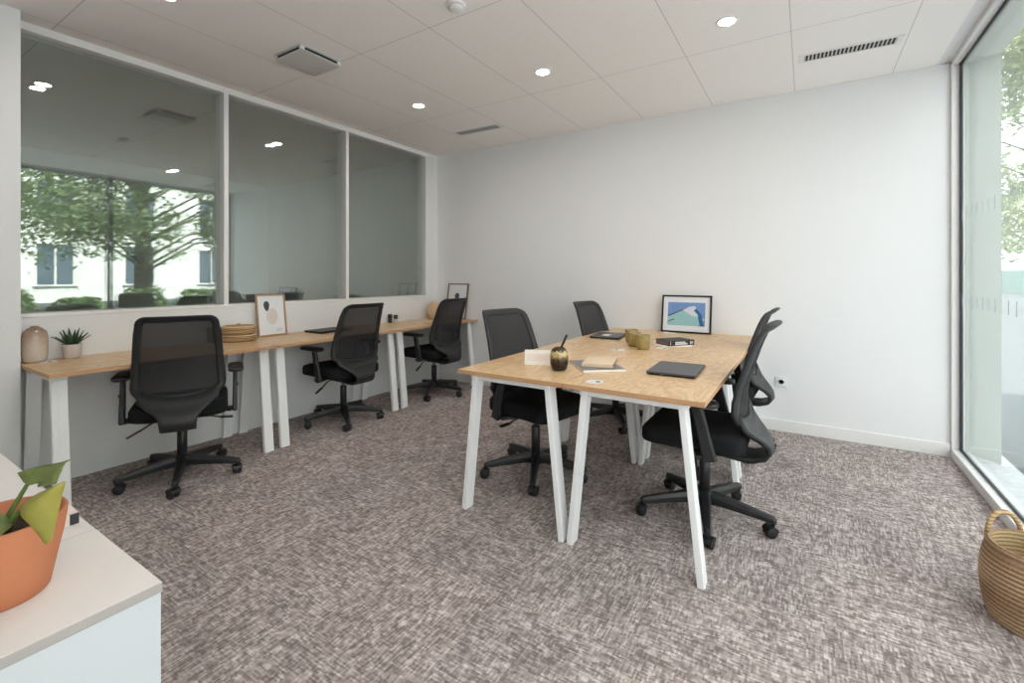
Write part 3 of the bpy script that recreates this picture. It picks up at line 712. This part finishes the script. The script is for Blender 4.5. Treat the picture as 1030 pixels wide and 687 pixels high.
def book(name, label, loc, rz, sx, sy, h, cover, pages, cat='book', hard=True):
    """spine along local -y edge (face y=-sy/2)"""
    t = thing(name, label, cat, loc, rz); e = 0.003 if hard else 0.0
    b = MB(); ct = 0.0025 if hard else 0.0008
    b.box(-sx / 2, -sy / 2, 0, sx / 2, sy / 2, ct, bevel=0.0003); b.box(-sx / 2, -sy / 2, h - ct, sx / 2, sy / 2, h, bevel=0.0003); b.box(-sx / 2, -sy / 2 - 0.001, 0, sx / 2, -sy / 2 + ct, h, bevel=0.0003)
    b.build('cover', cover, t)
    b = MB(); b.box(-sx / 2 + e, -sy / 2 + ct, ct, sx / 2 - e, sy / 2 - e, h - ct); b.build('pages', pages, t); return t
book('notebook', 'thin cream notebook on the corner wall desk left of the third chair', (-3.510, 3.720, TOP), R(92), 0.235, 0.165, 0.010, M['cream'], M['paper'], 'notebook', False)
b = MB(); b.lathe([(0.0, 0.0), (0.045, 0.0), (0.066, 0.02), (0.078, 0.07), (0.078, 0.12), (0.062, 0.172), (0.036, 0.190), (0.034, 0.198), (0.028, 0.198), (0.030, 0.186), (0.056, 0.165), (0.070, 0.12), (0.070, 0.06), (0.0, 0.02)], 40)
tag(b.build('tan_vase', M['tanvase'], loc=(-3.690, 4.120, TOP)), 'round tan vase on the corner wall desk beside the brown framed print', 'vase')

# ------------------------------------------------------------------ things on the big table
mt = thing('mate_cup', 'brown drip glazed round cup holding a dark straw near the front edge', 'cup', (-1.097, 2.195, TOP))
b = MB(); b.lathe([(0.0, 0.0), (0.030, 0.0), (0.040, 0.008), (0.0475, 0.035), (0.0480, 0.070), (0.044, 0.096), (0.037, 0.110), (0.027, 0.119), (0.022, 0.121), (0.019, 0.119), (0.019, 0.112), (0.0, 0.108)], 40); b.build('body', M['mate'], mt)
b = MB(); b.lathe([(0.0, 0.108), (0.0188, 0.110), (0.0188, 0.117), (0.010, 0.121), (0.0, 0.122)], 28); b.build('filling', M['soil'], mt)
b = MB(); b.tube([(0.005, 0.003, 0.108), (0.022, 0.012, 0.150), (0.036, 0.020, 0.186)], [0.0055, 0.006, 0.007], 12); b.build('straw', M['blackmetal'], mt)

b = MB(); w = 0.082; tc_ = thing('tent_card', 'pale folded card standing left of the drip glazed cup', 'card', (-1.265, 2.285, TOP), R(24))
b.bar((0, -0.026, 0.0), (0, 0.0, 0.080), 0.165, 0.0012, side=(1, 0, 0)); b.bar((0, 0.026, 0.0), (0, 0.0, 0.080), 0.165, 0.0012, side=(1, 0, 0)); b.build('folded_sheet', M['paper'], tc_)
b = MB(); b.bar((0, -0.0200, 0.021), (0, -0.0075, 0.0595), 0.135, 0.0004, side=(1, 0, 0)); b.build('printed_panel', M['warmpaper'], tc_)

book('magazine', 'grey covered magazine lying under the cream book beside the drip glazed cup', (-0.968, 2.385, TOP), R(220), 0.225, 0.290, 0.012, M['greycover'], M['paper'], 'magazine', False)
book('book', 'cream softcover book lying on the grey magazine', (-0.965, 2.435, TOP + 0.0122), R(14), 0.165, 0.235, 0.016, M['cream'], M['kraft'], 'book', False)
bb = book('book', 'thick black book with white spine lettering in front of the mountain picture', (-0.795, 3.430, TOP + 0.0092), R(52), 0.215, 0.150, 0.036, M['inkblack'], M['brownpages'])
b = MB(); random.seed(9)
for z0, x0, x1, hh in ((0.0185, -0.055, 0.025, 0.009), (0.0065, -0.055, 0.045, 0.010)):
    x = x0
    while x < x1:
        wl = random.uniform(0.005, 0.009)
        b.box(x, -0.0768, z0, x + wl, -0.0762, z0 + hh, bevel=0.0); x += wl + 0.0018
b.box(0.072, -0.0768, 0.008, 0.079, -0.0762, 0.028); b.lathe([(0.004, 0), (0.008, 0), (0.008, 0.0006), (0.004, 0.0006), (0.004, 0)], 16, T(0.090, -0.0762, 0.018, rx=R(90)), cap=False)
b.box(-0.097, -0.0768, 0.003, -0.094, -0.0762, 0.033)
b.build('spine_lettering', M['inkwhite'], bb)
book('booklet', 'thin pale booklet lying under the thick black book', (-0.815, 3.415, TOP), R(44), 0.225, 0.160, 0.009, M['paper'], M['paper'], 'book', False)

def mug(label, loc):
    t = thing('mug', label, 'mug', loc)
    b = MB(); b.lathe([(0.0, 0.0), (0.036, 0.0), (0.042, 0.006), (0.0455, 0.030), (0.0465, 0.095), (0.0455, 0.098), (0.043, 0.095), (0.042, 0.03), (0.0, 0.012)], 36); b.build('body', M['mug'], t)
    b = MB(); b.lathe([(0.0, 0.070), (0.0425, 0.070), (0.0425, 0.072), (0.0, 0.072)], 28); b.build('drink', M['soil'], t); return t
mug('olive glazed mug standing in front of two others beside the black book', (-0.933, 3.130, TOP))
mug('olive glazed mug half hidden at the left of the front mug', (-1.022, 3.228, TOP))
mug('olive glazed mug farthest from us, beside the far laptop', (-1.105, 3.415, TOP))

fx = lambda a, b_: (a - 0.5, b_)
ART = [('sky_area', [(-0.375, 0.19), (0.375, 0.19), (0.375, 0.81), (-0.375, 0.81)], M['photosky']),
       ('slope_area', [(-0.375, 0.19), (0.24, 0.19), (0.375, 0.38), (0.12, 0.52), (-0.05, 0.62), (-0.375, 0.42)], M['photoroof']),
       ('white_area', [(-0.06, 0.60), (0.10, 0.47), (0.26, 0.42), (0.26, 0.56), (0.17, 0.72), (0.06, 0.70)], M['photowhite']),
       ('blue_area', [(0.15, 0.60), (0.20, 0.66), (0.30, 0.50), (0.355, 0.20), (0.28, 0.20), (0.24, 0.40), (0.23, 0.50)], M['photoblue']),
       ('dark_line', [(-0.36, 0.42), (-0.06, 0.605), (-0.06, 0.63), (-0.36, 0.455)], M['photodark']),
       ('dark_line', [(-0.375, 0.27), (-0.24, 0.34), (-0.24, 0.37), (-0.375, 0.29)], M['photodark'])]
framed('picture_frame', 'black framed blue mountain picture standing at the far end of the big table', (-0.888, 4.232, TOP), R(-2), 0.420, 0.330, R(9), 0.014, (M['blackmetal'], M['matt']), ART)
b = MB(); b.box(-0.045, -0.03, 0, 0.045, 0.03, 0.0012); tag(b.build('paper_slip', M['paper'], loc=(-1.00, 4.15, TOP)), 'small white paper slip lying in front of the black picture frame', 'paper')

# ------------------------------------------------------------------ cabinet, pot, book
CT = 0.75
def cabinet(label, x0, x1, y0, y1):
    t = thing('cabinet', label, 'cabinet', ((x0 + x1) / 2, (y0 + y1) / 2, 0)); hx, hy = (x1 - x0) / 2, (y1 - y0) / 2
    b = MB(); b.mat(1).box(-hx, -hy, CT - 0.016, hx, hy, CT, bevel=0.0012)
    for f in b.bm.faces:
        if f.normal.z > 0.9: f.material_index = 0
    b.build('top_panel', [M['laminate'], M['laminateedge']], t)
    b = MB(); b.box(-hx + 0.002, -hy + 0.002, 0.0, hx - 0.002, hy - 0.002, CT - 0.0162); b.build('body', M['cabwhite'], t)
    for s in (-1, 1):
        b = MB(); b.box(min(0.002 * s, s * (hx - 0.016)), hy - 0.0018, 0.06, max(0.002 * s, s * (hx - 0.016)), hy + 0.004, CT - 0.024, bevel=0.001); dr = b.build('door', M['cabwhite'], t)
        b = MB(); b.box(0.03 * s - 0.006, hy + 0.003, 0.55, 0.03 * s + 0.006, hy + 0.016, 0.68, bevel=0.002); b.build('handle', M['steel'], dr)
    return t
cabinet('low white cabinet with a grey laminate top carrying the terracotta pot', -1.168, -0.874, -0.10, 0.330)
cabinet('low white cabinet behind the terracotta pot, its top carrying a white book', -1.990, -1.1685, -0.10, 0.330)

pp = thing('potted_plant', 'terracotta pot with a yellowing leafy plant on the white cabinet', 'plant', (-1.044, 0.181, CT))
b = MB(); b.lathe([(0.0, 0.0), (0.052, 0.0), (0.056, 0.004), (0.072, 0.085), (0.0765, 0.118), (0.0755, 0.1205), (0.071, 0.1195), (0.066, 0.085), (0.0, 0.083)], 56); b.build('pot', M['terracotta'], pp)
b = MB(); random.seed(2)
rr = [[((0.0675 * k / 5 + 1e-4) * math.cos(2 * PI * i / 30), (0.0675 * k / 5 + 1e-4) * math.sin(2 * PI * i / 30), 0.0955 + random.uniform(-0.004, 0.004)) for i in range(30)] for k in range(6)]
b.loft(rr, cap=False); b.build('soil', M['soil'], pp)
CA, SA = math.cos(R(32.3)), math.sin(R(32.3))
def leaf_mesh(base, tip, side, w, fold=0.35, droop=0.0, n=12):
    base, tip, side = Vector(base), Vector(tip), Vector(side).normalized()
    d = tip - base; up = side.cross(d).normalized(); rows = []
    for i in range(n + 1):
        t = i / n
        prof = math.sin(PI * min(1, t ** 0.62)) ** 0.8 if 0 < t < 1 else 0.02
        c = base + d * t + up * (droop * math.sin(PI * t))
        rows.append([c + side * w * u * prof + up * (abs(u) ** 1.3) * w * fold * prof + up * 0.004 * math.sin(9 * t + 3 * u) for u in (-1, -0.66, -0.33, 0, 0.33, 0.66, 1)])
    b = MB(); b.sheet(rows, 0.0012); return b

def put(b, name, mats, parent): return b.build(name, mats, parent)
b = MB(); b.tube([(-0.004, 0.000, 0.090), (-0.006, 0.010, 0.118), (0.006, 0.022, 0.150), (0.028, 0.0326, 0.1857)], [0.0042, 0.0038, 0.0032, 0.0026], 10); b.build('stem', M['stem'], pp)
def leaf_patch(origin, rows, depth, name, mat):
    """curved leaf blade from its outline: rows of (height, left, right) in metres across the blade, bulging by `depth`"""
    o = Vector(origin); rv = Vector((CA, SA, 0)); fv = Vector((-SA, CA, 0)); g = []
    for k, (z, l, r_) in enumerate(rows):
        g.append([o + rv * (l + (r_ - l) * u) + Vector((0, 0, z)) + fv * (depth(k / (len(rows) - 1), u)) for u in (0, 0.17, 0.34, 0.5, 0.66, 0.83, 1.0)])
    b = MB(); b.sheet(g, 0.0012); b.build(name, mat, pp)
leaf_patch((0.0460, 0.042, 0.183),
           [(0.013, 0.012, 0.015), (0.0115, 0.004, 0.019), (0.010, -0.012, 0.022), (0.007, -0.032, 0.026), (0.003, -0.043, 0.028), (-0.002, -0.032, 0.031), (-0.006, -0.022, 0.034), (-0.008, -0.006, 0.014)],
           lambda t, u: 0.040 * (0.5 - t) + 0.006 * math.sin(5 * u), 'leaf', M['pothos'])
b = MB(); b.tube([(0.012, 0.004, 0.090), (0.028, 0.010, 0.126), (0.061, 0.018, 0.1508), (0.082, 0.022, 0.160)], [0.0046, 0.004, 0.0032, 0.0024], 10); b.build('stem', M['stem'], pp)
q_ = 0.0015
leaf_patch((0.0966, 0.0318, 0.150), [((512 - y) * q_, (l - 46) * q_, (r_ - 46) * q_) for y, l, r_ in ((487, 62, 63.5), (492, 52, 63), (498, 38, 62), (505, 27, 61.5), (511, 22, 61), (518, 24, 60), (525, 32, 59), (533, 41, 58), (540, 47, 57), (544, 51, 54))],
           lambda t, u: -0.016 * math.sin(PI * u) * math.sin(PI * min(1, t + 0.15)) - 0.012 * t, 'leaf', M['pothosyellow'])
leaf_mesh((-0.010, -0.022, 0.140), (0.060, -0.010, 0.112), (0.5, 0.6, 0.3), 0.016, 0.5, 0.010).build('leaf', M['pothos'], pp)
b = MB(); b.tube([(-0.010, -0.004, 0.090), (-0.014, -0.014, 0.120), (-0.008, -0.022, 0.140)], [0.004, 0.0034, 0.0026], 8); b.build('stem', M['stem'], pp)
wb_ = book('book', 'pale book with a black spine corner lying on the cabinet behind the terracotta pot', (-1.300, 0.212, CT), R(90), 0.215, 0.150, 0.022, M['warmpaper'], M['paper'])
b = MB(); b.box(0.094, -0.0768, 0.0005, 0.1078, -0.0755, 0.0215); b.build('spine_label', M['inkblack'], wb_)

# ------------------------------------------------------------------ basket on the floor
bk = thing('floor_basket', 'large round seagrass basket with loop handles on the carpet by the window', 'basket', (0.702, 2.392, 0.0))
prof = [(0.0, 0.0), (0.118, 0.0)]
def brad(z): t = z / 0.275; return 0.122 + 0.042 * math.sin(PI * min(1, t * 0.62 + 0.08)) - 0.022 * t * t
N_ = 19
for i in range(N_):
    z = 0.275 * (i + 0.5) / N_; r_ = brad(z); hh = 0.275 / N_
    prof += [(r_ - 0.003, z - 0.42 * hh), (r_ + 0.0015, z - 0.2 * hh), (r_ + 0.0015, z + 0.2 * hh), (r_ - 0.003, z + 0.42 * hh)]
rt_ = brad(0.275)
b = MB(); b.lathe(prof + [(rt_ - 0.004, 0.278), (rt_ - 0.010, 0.276)], 64, cap=False)
b.mat(1).lathe([(rt_ - 0.010, 0.276), (brad(0.2) - 0.012, 0.2), (brad(0.1) - 0.012, 0.1), (brad(0.02) - 0.012, 0.016), (0.0, 0.014)], 64, cap=False)
b.build('body', [M['basket'], M['basketin']], bk)
for s in (-1, 1):
    b = MB(); az = R(118)
    pts = []
    for i in range(17):
        t = i / 16; a = PI * t
        u = 0.062 * math.cos(a); z = 0.235 + 0.105 * math.sin(a) ** 0.85 if 0 < t < 1 else 0.215
        rr_ = s * (rt_ - 0.004 + 0.006 * math.sin(a)); pts.append((rr_ * math.cos(az) - u * math.sin(az), rr_ * math.sin(az) + u * math.cos(az), z))
    b.tube(pts, 0.0085, 10); b.build('handle', M['wicker'], bk)

# ------------------------------------------------------------------ outdoors
def tree(label, loc, height, z0, rad, nleaf, leafm, seed, lsize=0.13, trunk=0.20, group='trees outside the window'):
    rnd = random.Random(seed); t = thing('tree', label, 'tree', loc, 0, group)
    b = MB(); b.tube([(0, 0, 0), (0.05, 0.03, height * 0.3), (0.0, -0.05, height * 0.6), (0.08, 0.0, height * 0.92)], [trunk, trunk * 0.8, trunk * 0.5, 0.03], 12)
    cl = []
    for k in range(40):
        a = rnd.uniform(0, 2 * PI); f = rnd.uniform(0.1, 1.0); z = z0 + (height - z0) * f
        prof = math.sin(PI * min(1, 0.22 + 0.76 * f)) ** 0.7
        r = rad * prof * rnd.uniform(0.35, 1.0); c = Vector((r * math.cos(a), r * math.sin(a), z)); cl.append((c, rad * rnd.uniform(0.28, 0.46)))
        s0 = Vector((0, 0, max(z0 * 0.7, z - 0.35 * r - 0.4)))
        b.tube([s0, s0.lerp(c, 0.5) + Vector((0, 0, 0.12 * r)), c], [trunk * 0.16, trunk * 0.10, 0.010], 6)
    b.build('trunk', M['bark'], t)
    b = MB(); bm = b.bm
    for i in range(nleaf):
        c, cr = rnd.choice(cl); d = Vector((rnd.gauss(0, 1), rnd.gauss(0, 1), rnd.gauss(0, 1) * 0.55)).normalized() * cr * rnd.uniform(0.3, 1.0) ** 0.6
        p = c + d; n = Vector((rnd.uniform(-1, 1), rnd.uniform(-1, 1), rnd.uniform(0.1, 1.4))).normalized()
        a = n.orthogonal().normalized(); a.rotate(Matrix.Rotation(rnd.uniform(0, 2 * PI), 3, n)); q = n.cross(a); s_ = lsize * rnd.uniform(0.6, 1.3)
        vs = [bm.verts.new(p + v) for v in (a * s_, q * s_ * 0.45 + n * 0.02, -a * s_, -q * s_ * 0.45 + n * 0.02)]
        bm.faces.new(vs)
    b.build('foliage', leafm, t); return t
G = -0.05
# row of trees facing the window (seen mirrored in the partition)
tree('broad leafy tree with a thick trunk mirrored in the partition glass', (11.2, 6.6, G), 8.5, 2.0, 3.6, 22000, M['leafA'], 3, 0.10, 0.28)
tree('leafy tree mirrored at the left edge of the partition glass', (13.2, 0.6, G), 8.0, 2.4, 3.0, 11000, M['leafA'], 5, 0.10, 0.2)
tree('leafy tree mirrored beside the first partition mullion', (12.4, 12.6, G), 7.5, 1.7, 2.8, 11000, M['leafA'], 8, 0.10, 0.2)
# trees seen straight through the window
tree('pale leafy tree seen through the outside window beyond the concrete pillar', (7.2, 24.5, G), 10.5, 1.9, 3.4, 12000, M['leafB'], 11, 0.14, 0.22)
tree('distant pale tree behind the turquoise railing panels', (11.0, 54.0, G), 12.0, 1.6, 4.2, 4500, M['leafB'], 13, 0.3, 0.25)
tree('distant pale tree beyond the paving at the window edge', (21.5, 56.0, G), 13.0, 1.6, 4.6, 4500, M['leafB'], 17, 0.3, 0.25)
def shrub(label, x, y, sx, sy, h, n, seed):
    rnd = random.Random(seed); t = thing('shrub', label, 'shrub', (x, y, G), 0, 'shrubs along the pavement'); b = MB(); bm = b.bm
    for i in range(n):
        p = Vector((rnd.uniform(-sx, sx), rnd.uniform(-sy, sy), h * rnd.uniform(0, 1) ** 0.7)); w = 1 - 0.5 * p.z / h; p.x *= w; p.y *= w
        nn = Vector((rnd.uniform(-1, 1), rnd.uniform(-1, 1), rnd.uniform(0, 1))).normalized(); a = nn.orthogonal().normalized(); q = nn.cross(a); s_ = rnd.uniform(0.05, 0.10)
        bm.faces.new([bm.verts.new(p + v) for v in (a * s_, q * s_ * 0.5, -a * s_, -q * s_ * 0.5)])
    b.build('foliage', M['hedge'], t)
    b = MB(); rs = random.Random(seed + 1)
    for k in range(7): x_, y_ = rs.uniform(-sx, sx) * 0.4, rs.uniform(-sy, sy) * 0.4; b.tube([(x_, y_, 0), (x_ * 1.3, y_ * 1.3, h * 0.7)], 0.012, 5)
    b.build('stems', M['bark'], t)
for k in range(7): shrub('leafy shrub of the low row mirrored along the foot of the partition glass', 9.2 + 0.3 * math.sin(k), 1.6 + 1.45 * k, 0.55, 0.8, 0.85 + 0.15 * math.sin(2.3 * k), 620, 30 + k)
# white building opposite
bd = thing('building', 'white rendered building with tall blue windows mirrored behind the trees', 'building', (24.0, 9.0, G))
b = MB(); b.box(0, -14, 0, 6, 14, 7.0); b.build('wall', M['facade'], bd)
b = MB(); b.box(-0.25, -14.2, 6.8, 6.2, 14.2, 7.2, bevel=0.03); b.build('roof_edge', M['facade'], bd)
for y in (-9.5, -6.0, -1.6, 1.9, 5.6, 9.4):
    for z0, z1 in ((0.9, 3.0), (4.1, 6.2)):
        b = MB(); b.box(-0.06, y - 0.75, z0, 0.02, y - 0.66, z1); b.box(-0.06, y + 0.66, z0, 0.02, y + 0.75, z1); b.box(-0.06, y - 0.75, z1 - 0.08, 0.02, y + 0.75, z1); b.box(-0.10, y - 0.82, z0 - 0.08, 0.02, y + 0.82, z0); b.box(-0.06, y - 0.04, z0, 0.02, y + 0.04, z1)
        f = b.build('window_frame', M['trimwhite'], bd); b = MB(); b.box(-0.02, y - 0.70, z0, 0.03, y + 0.70, z1); b.build('pane', M['winblue'], f)
# metal railing with turquoise court panels far off
rl = thing('metal_railing', 'grey green metal railing with turquoise panels far beyond the paving', 'fence', (12.5, 46.0, G), R(-6))
b = MB(); b.box(-7, -0.02, 1.90, 7, 0.02, 1.96); b.box(-7, -0.02, 0.10, 7, 0.02, 0.15); b.build('rail', M['railing'], rl)
for k in range(8): b = MB(); b.box(-7 + 2 * k - 0.04, -0.04, 0, -7 + 2 * k + 0.04, 0.04, 2.05, bevel=0.008); b.build('post', M['railing'], rl)
b = MB()
for k in range(95): x_ = -6.9 + 13.8 * k / 94; b.box(x_ - 0.010, -0.010, 0.12, x_ + 0.010, 0.010, 1.92)
b.build('bars', M['railing'], rl)
b = MB(); b.box(-6.95, 0.05, 0.15, 6.95, 0.07, 1.75); b.build('court_panel', M['railnet'], rl)

# ------------------------------------------------------------------ light
w = bpy.data.worlds.new('sky'); sc.world = w; w.use_nodes = True; nt = w.node_tree; nt.nodes.clear()
out = nt.nodes.new('ShaderNodeOutputWorld'); bg = nt.nodes.new('ShaderNodeBackground')
tcw = nt.nodes.new('ShaderNodeTexCoord'); sp = nt.nodes.new('ShaderNodeSeparateXYZ'); rp = nt.nodes.new('ShaderNodeValToRGB')
nt.links.new(tcw.outputs['Generated'], sp.inputs[0]); nt.links.new(sp.outputs[2], rp.inputs[0])
e = rp.color_ramp.elements; e[0].position = 0.0; e[0].color = (0.985, 0.992, 1.0, 1); e[1].position = 0.9; e[1].color = (0.91, 0.955, 1.0, 1)
nt.links.new(rp.outputs[0], bg.inputs[0]); bg.inputs[1].default_value = SKY; nt.links.new(bg.outputs[0], out.inputs[0])
sl = bpy.data.lights.new('sun', 'SUN'); sl.energy = SUN; sl.angle = 0.02; sl.color = (1.0, 0.95, 0.86)
so = bpy.data.objects.new('sun', sl); COL.objects.link(so); so.rotation_euler = Vector((0.62, 0.30, -0.80)).to_track_quat('-Z', 'Y').to_euler()

# ------------------------------------------------------------------ camera
cd = bpy.data.cameras.new('camera'); cam = bpy.data.objects.new('camera', cd); COL.objects.link(cam)
cd.sensor_width = 36.0; cd.sensor_fit = 'HORIZONTAL'; cd.lens = 467.0 / 1030.0 * 36.0
cd.shift_y = -(343.5 - 278.53) / 1030.0
cam.location = (0, 0, H_CAM); cam.rotation_euler = (R(90), 0, R(32.354)); cd.clip_start = 0.02; cd.clip_end = 300
sc.camera = cam
vs = sc.view_settings; vs.view_transform = 'Standard'; vs.look = 'None'; vs.exposure = EXPO; vs.gamma = 1.0; vs.use_curve_mapping = False
sc.cycles.use_denoising = True; sc.cycles.denoiser = 'OPENIMAGEDENOISE'
sc.cycles.max_bounces = 14; sc.cycles.diffuse_bounces = 6; sc.cycles.glossy_bounces = 8; sc.cycles.transparent_max_bounces = 24; sc.cycles.transmission_bounces = 10
sc.cycles.sample_clamp_indirect = 8.0; sc.cycles.caustics_reflective = False; sc.cycles.caustics_refractive = False
